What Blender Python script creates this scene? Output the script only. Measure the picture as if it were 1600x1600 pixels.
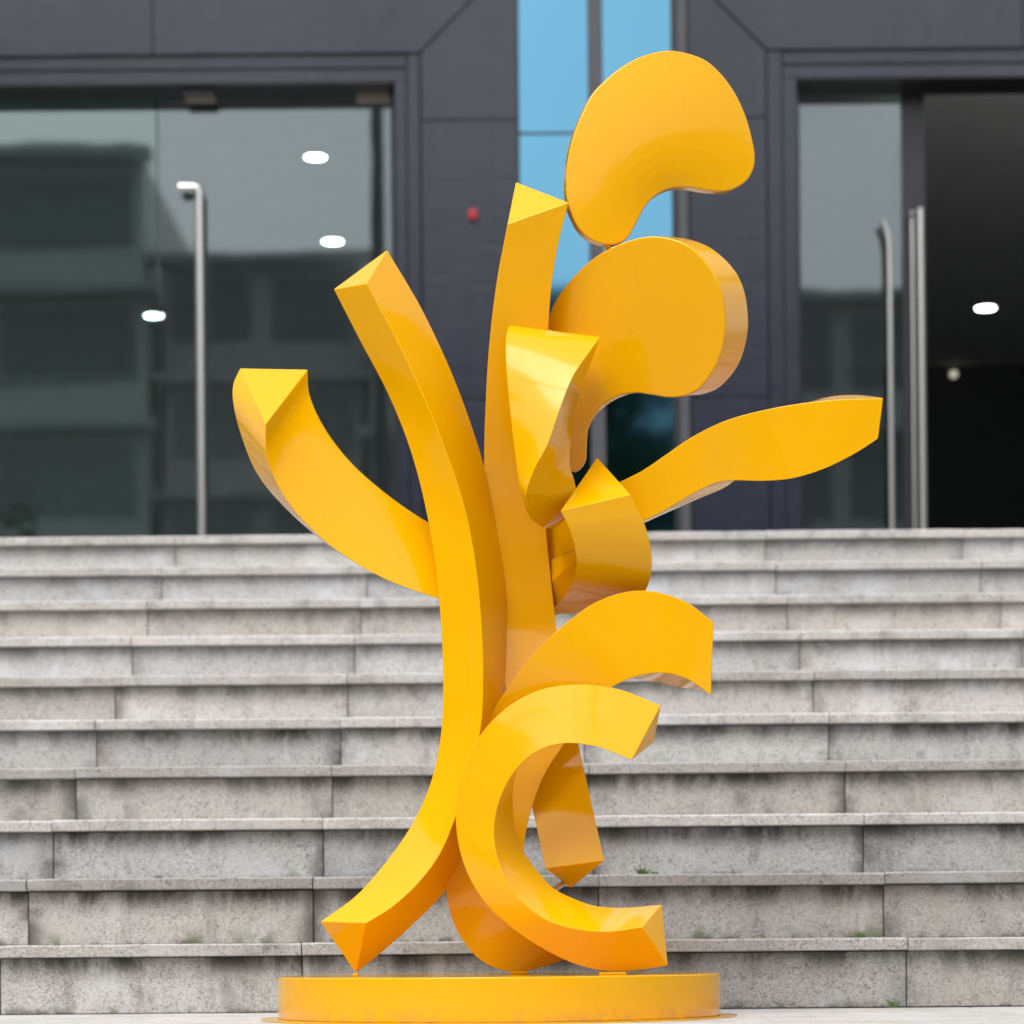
import bpy, bmesh, math, random
from mathutils import Vector, Matrix
random.seed(7)
S = bpy.context.scene
COL = S.collection
for o in list(bpy.data.objects):
    bpy.data.objects.remove(o)

# ------------------------------------------------------------------ camera
F = 3977.0            # focal length in pixels of the 1600 px photograph
HY = 1483.0           # horizon row
EYE = 0.1257           # the camera stands almost on the ground
TH = math.radians(0.5)
ZB = 4.64             # distance of the sculpture
cam_d = bpy.data.cameras.new('camera')
cam = bpy.data.objects.new('camera', cam_d); COL.objects.link(cam)
cam_d.sensor_width = 36.0; cam_d.sensor_fit = 'HORIZONTAL'
cam_d.lens = F/1600*36
cam_d.shift_y = (HY-800)/1600
cam_d.clip_start = 0.05; cam_d.clip_end = 2000
cam_d.dof.use_dof = True
cam_d.dof.focus_distance = ZB
cam_d.dof.aperture_fstop = 4.4
cam.matrix_world = Matrix.Translation((0, 0, EYE)) @ Matrix.Rotation(math.pi/2, 4, 'X') @ Matrix.Rotation(-TH, 4, 'Z')
S.camera = cam
S.render.resolution_x = S.render.resolution_y = 1024
S.render.engine = 'CYCLES'

# ------------------------------------------------------------------ light
SUN_EL, SUN_AZ = 58.0, 205.0
world = bpy.data.worlds.new('World'); S.world = world; world.use_nodes = True
wn = world.node_tree; wn.nodes.clear()
sky = wn.nodes.new('ShaderNodeTexSky'); sky.sky_type = 'NISHITA'; sky.sun_disc = False
sky.sun_elevation = math.radians(SUN_EL); sky.sun_rotation = math.radians(SUN_AZ)
sky.air_density = 1.0; sky.dust_density = 4.0; sky.ozone_density = 1.0
hs = wn.nodes.new('ShaderNodeHueSaturation'); hs.inputs['Saturation'].default_value = 0.22
bg = wn.nodes.new('ShaderNodeBackground'); bg.inputs['Strength'].default_value = 0.15
wo = wn.nodes.new('ShaderNodeOutputWorld')
wn.links.new(sky.outputs[0], hs.inputs['Color']); wn.links.new(hs.outputs[0], bg.inputs[0]); wn.links.new(bg.outputs[0], wo.inputs[0])
sd = bpy.data.lights.new('sun', 'SUN'); sd.energy = 1.0; sd.angle = math.radians(40); sd.color = (1, .97, .93)
sun = bpy.data.objects.new('sun', sd); COL.objects.link(sun)
az = math.radians(SUN_AZ); el = math.radians(SUN_EL)
sdir = Vector((math.sin(az)*math.cos(el), math.cos(az)*math.cos(el), math.sin(el)))
sun.rotation_euler = sdir.to_track_quat('Z', 'Y').to_euler()
S.view_settings.view_transform = 'Standard'; S.view_settings.look = 'None'
S.view_settings.exposure = 0.88; S.view_settings.gamma = 1.0

# ------------------------------------------------------------------ helpers
def P(px, py, d=0.0, Z=None):
    """world point seen at photograph pixel (px, py) at distance ZB + d"""
    Z = (ZB + d) if Z is None else Z
    u = px-800; v = HY-py
    c, s = math.cos(TH), math.sin(TH)
    return Vector(((u*c+v*s)/F*Z, Z, EYE+(-u*s+v*c)/F*Z))

def props(o, label=None, cat=None, group=None, kind=None):
    if label: o['label'] = label
    if cat: o['category'] = cat
    if group: o['group'] = group
    if kind: o['kind'] = kind
    return o

def empty(name, loc, **k):
    o = bpy.data.objects.new(name, None); COL.objects.link(o); o.location = loc
    o.empty_display_size = .1
    return props(o, **k)

def link(name, me, mat, parent=None, loc=None):
    o = bpy.data.objects.new(name, me); COL.objects.link(o)
    if mat and not me.materials: me.materials.append(mat)
    if parent:
        o.parent = parent
        # geometry is in world coordinates: cancel the parent's place
        off = parent.location.copy()
        q = parent.parent
        while q: off += q.location; q = q.parent
        o.location = (Vector(loc) if loc is not None else Vector((0, 0, 0))) - off
    elif loc is not None: o.location = loc
    return o

def bm_mesh(bm, name='mesh', smooth=False, sharp=35):
    bmesh.ops.recalc_face_normals(bm, faces=bm.faces)
    if smooth:
        for f in bm.faces: f.smooth = True
        for e in bm.edges:
            if len(e.link_faces) == 2 and e.calc_face_angle(0) > math.radians(sharp): e.smooth = False
    me = bpy.data.meshes.new(name); bm.to_mesh(me); bm.free(); return me

def box_into(bm, x0, x1, y0, y1, z0, z1, bev=0):
    r = bmesh.ops.create_cube(bm, size=1)
    vs = r['verts']
    for v in vs:
        v.co = Vector(((x0+x1)/2+v.co.x*(x1-x0), (y0+y1)/2+v.co.y*(y1-y0), (z0+z1)/2+v.co.z*(z1-z0)))
    if bev:
        es = list({e for v in vs for e in v.link_edges})
        bmesh.ops.bevel(bm, geom=es, offset=bev, segments=1, affect='EDGES')

def box(name, x0, x1, y0, y1, z0, z1, mat, parent=None, bev=0, center=True):
    cx, cy, cz = (x0+x1)/2, (y0+y1)/2, (z0+z1)/2
    bm = bmesh.new(); box_into(bm, x0-cx, x1-cx, y0-cy, y1-cy, z0-cz, z1-cz, bev)
    return link(name, bm_mesh(bm, name), mat, parent, (cx, cy, cz))

def prism(name, pts, y0, y1, mat, parent=None, bev=0):
    """polygon in the x-z plane pushed from y0 to y1"""
    cx = sum(p[0] for p in pts)/len(pts); cz = sum(p[1] for p in pts)/len(pts); cy = (y0+y1)/2
    bm = bmesh.new()
    a = [bm.verts.new((x-cx, y0-cy, z-cz)) for x, z in pts]
    b = [bm.verts.new((x-cx, y1-cy, z-cz)) for x, z in pts]
    n = len(pts); bm.faces.new(a); bm.faces.new(b[::-1])
    for i in range(n): bm.faces.new((a[i], b[i], b[(i+1) % n], a[(i+1) % n]))
    if bev: bmesh.ops.bevel(bm, geom=list(bm.edges), offset=bev, segments=1, affect='EDGES')
    return link(name, bm_mesh(bm, name), mat, parent, (cx, cy, cz))

def tube(name, path, r, mat, parent=None, seg=16):
    bm = bmesh.new(); rings = []
    for i, p in enumerate(path):
        p = Vector(p)
        t = (Vector(path[min(i+1, len(path)-1)])-Vector(path[max(i-1, 0)])).normalized()
        up = Vector((0, 1, 0)) if abs(t.y) < .9 else Vector((1, 0, 0))
        a = t.cross(up).normalized(); b = t.cross(a).normalized()
        rings.append([bm.verts.new(p+a*math.cos(2*math.pi*k/seg)*r+b*math.sin(2*math.pi*k/seg)*r) for k in range(seg)])
    for i in range(len(rings)-1):
        for k in range(seg):
            bm.faces.new((rings[i][k], rings[i][(k+1) % seg], rings[i+1][(k+1) % seg], rings[i+1][k]))
    bm.faces.new(rings[0]); bm.faces.new(rings[-1][::-1])
    return link(name, bm_mesh(bm, name, True, 50), mat, parent)

def spline(pts, n):
    """cubic (Catmull-Rom, centripetal) through pts, n samples by arc length"""
    pts = [Vector(p) for p in pts]
    if len(pts) == 2: return [pts[0].lerp(pts[1], i/(n-1)) for i in range(n)]
    ex = [pts[0]*2-pts[1]]+pts+[pts[-1]*2-pts[-2]]
    dense = []
    for i in range(1, len(ex)-2):
        p0, p1, p2, p3 = ex[i-1:i+3]
        t0 = 0; t1 = t0+max((p1-p0).length, 1e-5)**.5; t2 = t1+max((p2-p1).length, 1e-5)**.5; t3 = t2+max((p3-p2).length, 1e-5)**.5
        for k in range(24):
            t = t1+(t2-t1)*k/24
            A1 = p0*((t1-t)/(t1-t0))+p1*((t-t0)/(t1-t0)); A2 = p1*((t2-t)/(t2-t1))+p2*((t-t1)/(t2-t1)); A3 = p2*((t3-t)/(t3-t2))+p3*((t-t2)/(t3-t2))
            B1 = A1*((t2-t)/(t2-t0))+A2*((t-t0)/(t2-t0)); B2 = A2*((t3-t)/(t3-t1))+A3*((t-t1)/(t3-t1))
            dense.append(B1*((t2-t)/(t2-t1))+B2*((t-t1)/(t2-t1)))
    dense.append(pts[-1])
    L = [0]
    for a, b in zip(dense, dense[1:]): L.append(L[-1]+(b-a).length)
    out = []; j = 0
    for i in range(n):
        s = L[-1]*i/(n-1)
        while j < len(L)-2 and L[j+1] < s: j += 1
        f = 0 if L[j+1] == L[j] else (s-L[j])/(L[j+1]-L[j])
        out.append(dense[j].lerp(dense[j+1], min(max(f, 0), 1)))
    return out

# ------------------------------------------------------------------ materials
def new_mat(name):
    m = bpy.data.materials.new(name); m.use_nodes = True
    nt = m.node_tree; b = nt.nodes['Principled BSDF']
    return m, nt, b
def N(nt, t, **k):
    n = nt.nodes.new(t)
    for a, v in k.items(): setattr(n, a, v)
    return n
def L(nt, a, b): nt.links.new(a, b)
def noise(nt, vec, scale, detail=4, rough=.55, dist=0):
    n = N(nt, 'ShaderNodeTexNoise'); n.inputs['Scale'].default_value = scale; n.inputs['Detail'].default_value = detail
    n.inputs['Roughness'].default_value = rough; n.inputs['Distortion'].default_value = dist
    if vec is not None: L(nt, vec, n.inputs['Vector'])
    return n.outputs['Fac']
def ramp(nt, fac, stops):
    r = N(nt, 'ShaderNodeValToRGB'); e = r.color_ramp.elements
    while len(e) < len(stops): e.new(.5)
    for el_, (p, c) in zip(e, stops):
        el_.position = p; el_.color = (c, c, c, 1) if not isinstance(c, tuple) else (*c, 1)
    L(nt, fac, r.inputs[0]); return r.outputs[0]
def mix(nt, fac, a, b, mode='MIX'):
    m = N(nt, 'ShaderNodeMix', data_type='RGBA', blend_type=mode)
    for s, v in ((m.inputs[0], fac), (m.inputs[6], a), (m.inputs[7], b)):
        if hasattr(v, 'is_output'): L(nt, v, s)
        elif isinstance(v, tuple): s.default_value = (*v, 1)
        else: s.default_value = v
    return m.outputs[2]
def mth(nt, op, a, b=None, clamp=False):
    m = N(nt, 'ShaderNodeMath', operation=op, use_clamp=clamp)
    for s, v in ((m.inputs[0], a), (m.inputs[1], b)):
        if v is None: continue
        if hasattr(v, 'is_output'): L(nt, v, s)
        else: s.default_value = v
    return m.outputs[0]
def rng(nt, v, a, b, c=0, d=1, smooth=True):
    m = N(nt, 'ShaderNodeMapRange', interpolation_type='SMOOTHSTEP' if smooth else 'LINEAR')
    L(nt, v, m.inputs[0])
    for i, x in enumerate((a, b, c, d)): m.inputs[i+1].default_value = x
    return m.outputs[0]
def bump(nt, h, b, strength=.3, dist=.002):
    n = N(nt, 'ShaderNodeBump'); n.inputs['Strength'].default_value = strength; n.inputs['Distance'].default_value = dist
    L(nt, h, n.inputs['Height']); L(nt, n.outputs[0], b.inputs['Normal'])

def mat_paint():
    m, nt, b = new_mat('yellow_gloss_paint')
    tc = N(nt, 'ShaderNodeTexCoord'); geo = N(nt, 'ShaderNodeNewGeometry')
    n1 = noise(nt, tc.outputs['Object'], 3.0, 3)
    col = mix(nt, n1, (0.715, 0.352, 0.0002), (0.735, 0.366, 0.0003))
    mp = N(nt, 'ShaderNodeMapping'); mp.inputs['Scale'].default_value = (60, 60, 5); L(nt, geo.outputs['Position'], mp.inputs['Vector'])
    drip = rng(nt, noise(nt, mp.outputs[0], 1.0, 3), .58, .72, 0, .10)
    sp = rng(nt, noise(nt, geo.outputs['Position'], 420, 2, .6), .70, .76, 0, .35)
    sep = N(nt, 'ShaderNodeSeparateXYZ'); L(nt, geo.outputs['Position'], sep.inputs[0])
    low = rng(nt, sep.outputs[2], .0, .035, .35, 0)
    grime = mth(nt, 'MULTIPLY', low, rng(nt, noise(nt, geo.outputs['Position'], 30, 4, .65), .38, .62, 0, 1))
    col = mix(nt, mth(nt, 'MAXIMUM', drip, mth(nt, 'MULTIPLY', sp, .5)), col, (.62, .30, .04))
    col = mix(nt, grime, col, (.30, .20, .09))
    L(nt, col, b.inputs['Base Color'])
    n2 = noise(nt, geo.outputs['Position'], 14, 4)
    L(nt, rng(nt, n2, .3, .7, .06, .13), b.inputs['Roughness'])
    b.inputs['IOR'].default_value = 1.40
    bump(nt, noise(nt, geo.outputs['Position'], 6, 2), b, .25, .004)
    return m

def mat_granite(name, kind):
    """kind: riser / nosing / paver; local z and x of every stone drive its dirt"""
    m, nt, b = new_mat(name)
    tc = N(nt, 'ShaderNodeTexCoord'); oi = N(nt, 'ShaderNodeObjectInfo')
    add = N(nt, 'ShaderNodeVectorMath', operation='ADD'); sc = N(nt, 'ShaderNodeVectorMath', operation='SCALE')
    cmb = N(nt, 'ShaderNodeCombineXYZ')
    L(nt, oi.outputs['Random'], cmb.inputs[0]); L(nt, mth(nt, 'MULTIPLY', oi.outputs['Random'], 7.3), cmb.inputs[1]); L(nt, mth(nt, 'MULTIPLY', oi.outputs['Random'], 3.1), cmb.inputs[2])
    L(nt, cmb.outputs[0], sc.inputs[0]); sc.inputs['Scale'].default_value = 40
    L(nt, tc.outputs['Object'], add.inputs[0]); L(nt, sc.outputs[0], add.inputs[1])
    v = add.outputs[0]
    fine = noise(nt, v, 230, 3, .7)
    med = noise(nt, v, 26, 5, .62)
    col = mix(nt, ramp(nt, fine, [(.34, .0), (.5, .5), (.66, 1.0)]), (.15, .147, .142), (.64, .63, .615))
    vo = N(nt, 'ShaderNodeTexVoronoi'); vo.inputs['Scale'].default_value = 300; vo.inputs['Randomness'].default_value = 1; L(nt, v, vo.inputs['Vector'])
    sx = N(nt, 'ShaderNodeSeparateColor'); L(nt, vo.outputs['Color'], sx.inputs[0])
    col = mix(nt, .62, col, ramp(nt, sx.outputs[0], [(.0, (.06, .06, .058)), (.14, (.15, .145, .14)), (.22, (.40, .39, .38)), (.75, (.50, .49, .475)), (1.0, (.68, .67, .65))]))
    big0 = noise(nt, v, 3.2, 5, .62, .6)
    col = mix(nt, rng(nt, big0, .42, .66, 0, .38), col, mix(nt, .6, col, (.16, .155, .145)))
    col = mix(nt, ramp(nt, med, [(.35, 0.0), (.65, 1.0)]), col, mix(nt, .6, col, (.46, .445, .43)))
    # pale salt patches
    blot = noise(nt, v, 7.0, 5, .6, .3)
    col = mix(nt, rng(nt, blot, .50, .70, 0, .5), col, (.56, .57, .59))
    # warm / rust tint
    warm = noise(nt, v, 4.0, 3)
    col = mix(nt, rng(nt, warm, .52, .75, 0, .30), col, (.42, .36, .29))
    # dirt: streaks that run down, plus shade painted under the nosing
    mp = N(nt, 'ShaderNodeMapping'); mp.inputs['Scale'].default_value = (9, 9, 3.2); L(nt, v, mp.inputs['Vector'])
    streak = noise(nt, mp.outputs[0], 1.0, 6, .68, .5)
    sep = N(nt, 'ShaderNodeSeparateXYZ'); L(nt, tc.outputs['Object'], sep.inputs[0])
    x, z = sep.outputs[0], sep.outputs[2]
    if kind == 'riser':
        top = rng(nt, z, -.01, .056, 0, 1)  # riser top: dirt streaks and the nosing's shadow, both painted in
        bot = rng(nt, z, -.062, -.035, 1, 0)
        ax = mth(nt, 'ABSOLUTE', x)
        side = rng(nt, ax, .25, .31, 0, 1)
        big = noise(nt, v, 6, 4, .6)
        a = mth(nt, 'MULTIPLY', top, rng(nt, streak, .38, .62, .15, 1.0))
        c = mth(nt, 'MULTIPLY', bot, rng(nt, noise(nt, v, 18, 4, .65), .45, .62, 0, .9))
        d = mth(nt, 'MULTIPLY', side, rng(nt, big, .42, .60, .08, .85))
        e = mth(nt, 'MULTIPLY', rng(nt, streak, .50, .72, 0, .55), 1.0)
        dirt_shade = mth(nt, 'MAXIMUM', mth(nt, 'MAXIMUM', a, c), mth(nt, 'MAXIMUM', d, e))
        dirt_shade = mth(nt, 'MULTIPLY', dirt_shade, rng(nt, oi.outputs['Alpha'], 0, 1, 0, 1.0, False), clamp=True)
        col = mix(nt, dirt_shade, col, (.062, .057, .050))
        gm = mth(nt, 'MULTIPLY', rng(nt, noise(nt, v, 14, 4, .6), .54, .66, 0, .75), rng(nt, z, -.07, .0, 1, 0.0))
        gm = mth(nt, 'MULTIPLY', gm, rng(nt, noise(nt, v, 3.5, 2), .46, .56, 0, 1))
        col = mix(nt, gm, col, (.10, .14, .055))
    else:
        e = rng(nt, noise(nt, v, 9, 5, .65), .48, .72, 0, .55)
        dots = rng(nt, noise(nt, v, 60, 3, .6), .62, .70, 0, .5)
        col = mix(nt, mth(nt, 'MULTIPLY', mth(nt, 'MAXIMUM', e, dots), oi.outputs['Alpha'], clamp=True), col, (.10, .095, .09))
    col = mix(nt, 1.0, col, oi.outputs['Color'], 'MULTIPLY')
    L(nt, col, b.inputs['Base Color'])
    b.inputs['Roughness'].default_value = .75; b.inputs['Specular IOR Level'].default_value = .35
    bump(nt, mth(nt, 'ADD', fine, med), b, .35, .0012)
    return m

def mat_cladding():
    m, nt, b = new_mat('dark_polished_cladding')
    tc = N(nt, 'ShaderNodeTexCoord'); oi = N(nt, 'ShaderNodeObjectInfo')
    mp = N(nt, 'ShaderNodeMapping'); mp.inputs['Scale'].default_value = (3, 3, 90); L(nt, tc.outputs['Object'], mp.inputs['Vector'])
    ln = noise(nt, mp.outputs[0], 1, 3)
    bl = noise(nt, tc.outputs['Object'], 5, 4)
    mp2 = N(nt, 'ShaderNodeMapping'); mp2.inputs['Scale'].default_value = (14, 3, .6); L(nt, tc.outputs['Object'], mp2.inputs['Vector'])
    st = noise(nt, mp2.outputs[0], 1, 3)
    c = mix(nt, ln, (.013, .016, .027), (.026, .029, .044))
    c = mix(nt, rng(nt, st, .5, .75, 0, .45), c, (.013, .014, .020))
    c = mix(nt, rng(nt, bl, .5, .7, 0, .3), c, (.040, .042, .056))
    L(nt, mix(nt, mth(nt, 'MULTIPLY', oi.outputs['Random'], .35), c, (.02, .021, .03)), b.inputs['Base Color'])
    L(nt, rng(nt, bl, .3, .7, .09, .15), b.inputs['Roughness'])
    b.inputs['IOR'].default_value = 1.5
    bump(nt, mth(nt, 'ADD', ln, noise(nt, tc.outputs['Object'], 2.2, 2)), b, .22, .004)
    return m

def simple(name, col, rough=.5, metal=0, ns=0, amt=.2, ior=1.5):
    m, nt, b = new_mat(name)
    b.inputs['Roughness'].default_value = rough; b.inputs['Metallic'].default_value = metal; b.inputs['IOR'].default_value = ior
    tc = N(nt, 'ShaderNodeTexCoord')
    f = noise(nt, tc.outputs['Object'], ns or 8, 4)
    L(nt, mix(nt, f, tuple(c*(1-amt) for c in col), tuple(min(c*(1+amt), 1) for c in col)), b.inputs['Base Color'])
    return m

def glass(name, tint, ior, refl=(.93, 1, 1.02)):
    m = bpy.data.materials.new(name); m.use_nodes = True; nt = m.node_tree; nt.nodes.clear()
    o = N(nt, 'ShaderNodeOutputMaterial'); t = N(nt, 'ShaderNodeBsdfTransparent'); g = N(nt, 'ShaderNodeBsdfGlossy')
    f = N(nt, 'ShaderNodeFresnel'); f.inputs[0].default_value = ior
    tc = N(nt, 'ShaderNodeTexCoord')
    n = noise(nt, tc.outputs['Object'], 1.3, 2)
    bp = N(nt, 'ShaderNodeBump'); bp.inputs['Strength'].default_value = .06; bp.inputs['Distance'].default_value = .01
    L(nt, n, bp.inputs['Height']); L(nt, bp.outputs[0], g.inputs['Normal'])
    t.inputs[0].default_value = (*tint, 1); g.inputs['Color'].default_value = (*refl, 1); g.inputs['Roughness'].default_value = .02
    mx = N(nt, 'ShaderNodeMixShader'); L(nt, f.outputs[0], mx.inputs[0]); L(nt, t.outputs[0], mx.inputs[1]); L(nt, g.outputs[0], mx.inputs[2]); L(nt, mx.outputs[0], o.inputs[0])
    return m
def mat_blue():
    m, nt, b = new_mat('blue_mirror_glass')
    tc = N(nt, 'ShaderNodeTexCoord')
    n = noise(nt, tc.outputs['Object'], 1.5, 2)
    L(nt, mix(nt, n, (.100, .265, .375), (.115, .285, .40)), b.inputs['Base Color'])
    b.inputs['Metallic'].default_value = 1.0; b.inputs['Roughness'].default_value = .04
    bump(nt, n, b, .05, .01)
    return m
def emit(name, col, s):
    m, nt, b = new_mat(name)
    tc = N(nt, 'ShaderNodeTexCoord'); n = noise(nt, tc.outputs['Object'], 8, 2)
    b.inputs['Base Color'].default_value = (.8, .8, .8, 1)
    L(nt, mix(nt, n, col, tuple(c*.95 for c in col)), b.inputs['Emission Color']); b.inputs['Emission Strength'].default_value = s
    return m

PAINT = mat_paint()
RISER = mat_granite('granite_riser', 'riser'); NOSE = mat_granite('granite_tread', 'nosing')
GROUT = simple('dark_joint_mortar', (.085, .075, .065), .9, ns=40)
CLAD = mat_cladding()
BLACK = simple('black_metal', (.012, .012, .014), .35)
FRAME = simple('dark_grey_metal', (.05, .052, .06), .4)
STEEL = simple('brushed_steel', (.62, .61, .58), .28, 1.0, 20, .06)
BRONZE = simple('tan_clamp_metal', (.42, .36, .31), .35, .6)
GLASS = glass('clear_door_glass', (.90, .96, .94), 1.80)
GREEN = glass('green_tinted_glass', (.80, .92, .88), 1.9, (.90, 1, .98))
BLUE = mat_blue()
CEIL = simple('grey_ceiling_paint', (.42, .43, .43), .8)
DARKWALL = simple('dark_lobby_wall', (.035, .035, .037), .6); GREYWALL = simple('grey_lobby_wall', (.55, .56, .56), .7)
LOBBY = simple('lobby_floor_stone', (.12, .12, .12), .3)
LAMP = emit('lamp_glow', (.93, 1, .98), 10.0)
LAMPDIM = emit('dim_lamp_glow', (1, .93, .7), .35)
RED = simple('red_plastic', (.42, .016, .02), .4)

# ------------------------------------------------------------------ ground
STEP_Y, T, H = 5.20, 0.3094, 0.1428
J0, JW = -1.046, 0.617
ground_m = simple('plaza_concrete', (.15, .15, .147), .8, ns=3, amt=.15)
g = box('ground', -300, 300, -300, 300, -.30, -.034, ground_m); props(g, kind='structure')
pl = empty('plaza_paving', (0, 0, 0), kind='structure')
def stone_mesh(w, d, h, bev=.003, sub=True, wob=.0012):
    bm = bmesh.new(); box_into(bm, -w/2, w/2, -d/2, d/2, -h/2, h/2, bev)
    me = bm_mesh(bm, 'stone'); return me
pm = stone_mesh(1.2, .6, .03)
k = 0
for r in range(8):
    y = STEP_Y-.004-.3-r*.604
    for c in range(-3, 4):
        o = link('paver', pm, NOSE, pl, (c*1.204+(.6 if r % 2 else .33), y, -.015+random.uniform(-.0008, .0008)))
        v_ = random.uniform(.98, 1.12); o.color = (v_, v_, v_*.99, .55)

# ------------------------------------------------------------------ steps
st = empty('stone_steps', (0, STEP_Y, 0), kind='structure')
NT = .0265
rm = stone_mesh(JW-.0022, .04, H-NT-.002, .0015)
def worn_slab(w, d, h, seed):
    rnd = random.Random(seed); n = 14; bm = bmesh.new(); prev = None
    for i in range(n+1):
        x = -w/2+w*i/n; a, c = rnd.uniform(0, .0014), rnd.uniform(0, .0016)
        if rnd.random() < .12: c += .004
        if i in (0, n): a += .0015; c += .0015
        prof = [(-d/2+.0025+c, h/2-a*.3), (-d/2, h/2-.003-a), (-d/2+a*.4, -h/2+.002), (-d/2+.003, -h/2), (d/2, -h/2), (d/2, h/2)]
        cur = [bm.verts.new((x, yy_, zz_)) for yy_, zz_ in prof]
        if prev:
            for k in range(6): bm.faces.new((prev[k], cur[k], cur[(k+1) % 6], prev[(k+1) % 6]))
        else: bm.faces.new(cur[::-1])
        prev = cur
    bm.faces.new(prev)
    return bm_mesh(bm, 'stone')
tms = [worn_slab(JW-.002, T+.038, NT, q) for q in range(5)]
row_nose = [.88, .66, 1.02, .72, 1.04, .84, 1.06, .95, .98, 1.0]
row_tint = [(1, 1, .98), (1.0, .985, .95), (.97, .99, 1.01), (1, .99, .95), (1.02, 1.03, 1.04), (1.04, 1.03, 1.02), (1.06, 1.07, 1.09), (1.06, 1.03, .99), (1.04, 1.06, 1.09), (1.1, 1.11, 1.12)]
row_dirt_shade = [1, 1, .95, 1.0, .95, .7, .55, .5, .4, .4]
for i in range(10):
    y = STEP_Y+i*T; z = i*H
    rs = box('mortar_core', J0-4*JW, J0+9*JW, y+.012, y+T+.012, z-.02, z+H-NT-.002, GROUT, st)
    for c in range(-4, 9):
        xc = J0+(c+.5)*JW
        rt = random.uniform(.84, 1.08)*(.94 if i < 4 else 1.0)
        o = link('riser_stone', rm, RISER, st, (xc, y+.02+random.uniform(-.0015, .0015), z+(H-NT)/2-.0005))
        o.color = (rt*row_tint[i][0], rt*row_tint[i][1], rt*row_tint[i][2], min(1, row_dirt_shade[i]*random.uniform(.8, 1.15)))
        o.rotation_euler = (0, 0, random.uniform(-.002, .002))
        o = link('tread_slab', random.choice(tms), NOSE, st, (xc+random.uniform(-.0006, .0006), y-.021+(T+.038)/2+random.uniform(-.002, .002), z+H-NT/2+random.uniform(-.0007, .0007)))
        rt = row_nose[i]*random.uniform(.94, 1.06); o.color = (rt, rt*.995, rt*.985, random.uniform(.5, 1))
        o.rotation_euler = (0, random.uniform(-.0012, .0012), 0)
TOPZ = 10*H; LY = STEP_Y+10*T
land = box('landing', J0-4*JW, J0+9*JW, LY+.02, 13.4, TOPZ-.3, TOPZ-.03, GROUT, None); props(land, kind='structure')
lm = stone_mesh(.596, .596, .028)
for a in range(-5, 10):
    for b_ in range(7):
        o = link('landing_slab', lm, NOSE, land, (a*.6-.4, LY+.34+b_*.6, TOPZ-.015)); rt = random.uniform(.9, 1.05); o.color = (rt, rt, rt, .5)
# earth under landing
bk = box('landing_base', J0-4*JW-.01, J0+9*JW+.01, LY+.35, 13.35, -.02, TOPZ-.301, GROUT); props(bk, kind='structure')

# ------------------------------------------------------------------ building
WY = 12.5      # face of the cladding
GY = 12.72     # plane of the doors
bd = empty('office_building', (0, WY, TOPZ), label='dark grey clad building with glass entrances and a blue mirror window strip behind the steps', cat='building')
HZ = 4.535     # underside of lintel cladding
XL0, XL1 = -7.4, -.413     # left portal (outer architrave edges)
XR0, XR1 = 1.286, 8.2
TOPW = 8.0
gp = .0045
GAPM = BLACK
# dark backing wall behind the open joints
for (x0, x1, z0, z1) in ((-9, 9, HZ+.02, TOPW-.1), (-.39, .05, TOPZ, HZ+.019), (.84, 1.26, TOPZ, HZ+.019), (-9, XL0-.03, TOPZ, HZ+.019), (XR1+.03, 9, TOPZ, HZ+.019)):
    if x0 == -9 and x1 == 9:
        box('backing_wall', x0, .05, WY+.045, WY+.25, z0, z1, GAPM, bd); box('backing_wall', .84, x1, WY+.045, WY+.25, z0, z1, GAPM, bd)
    else: box('backing_wall', x0, x1, WY+.045, WY+.25, z0, z1, GAPM, bd)
def panel(pts, y0=WY, y1=WY+.04, name='cladding_panel'):
    return prism(name, pts, y0, y1, CLAD, bd, .0015)
PX0, PX1 = .06, .83    # edges of the blue strip
levels = [TOPZ+.004, 2.83, 4.20]
# piers between portals and blue strip
def pier(xa, xb, mitre_left):
    zs = [TOPZ+.004, 2.83, 4.20]
    for a, b_ in zip(zs, zs[1:]): panel([(xa+gp/2, a+gp/2), (xb-gp/2, a+gp/2), (xb-gp/2, b_-gp/2), (xa+gp/2, b_-gp/2)])
w_ = PX0-XL1
# left pier top pieces with the mitred corner
panel([(XL1+gp/2, 4.203), (PX0-gp/2, 4.203), (PX0-gp/2, HZ+w_-gp), (XL1+gp/2, HZ-gp)]); pier(XL1, PX0, True)
panel([(PX1+.075, 4.203), (XR0-gp/2, 4.203), (XR0-gp/2, HZ-gp), (PX1+.075, HZ+(XR0-PX1-.075)-gp)]); pier(PX1+.075, XR0, False)
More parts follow.
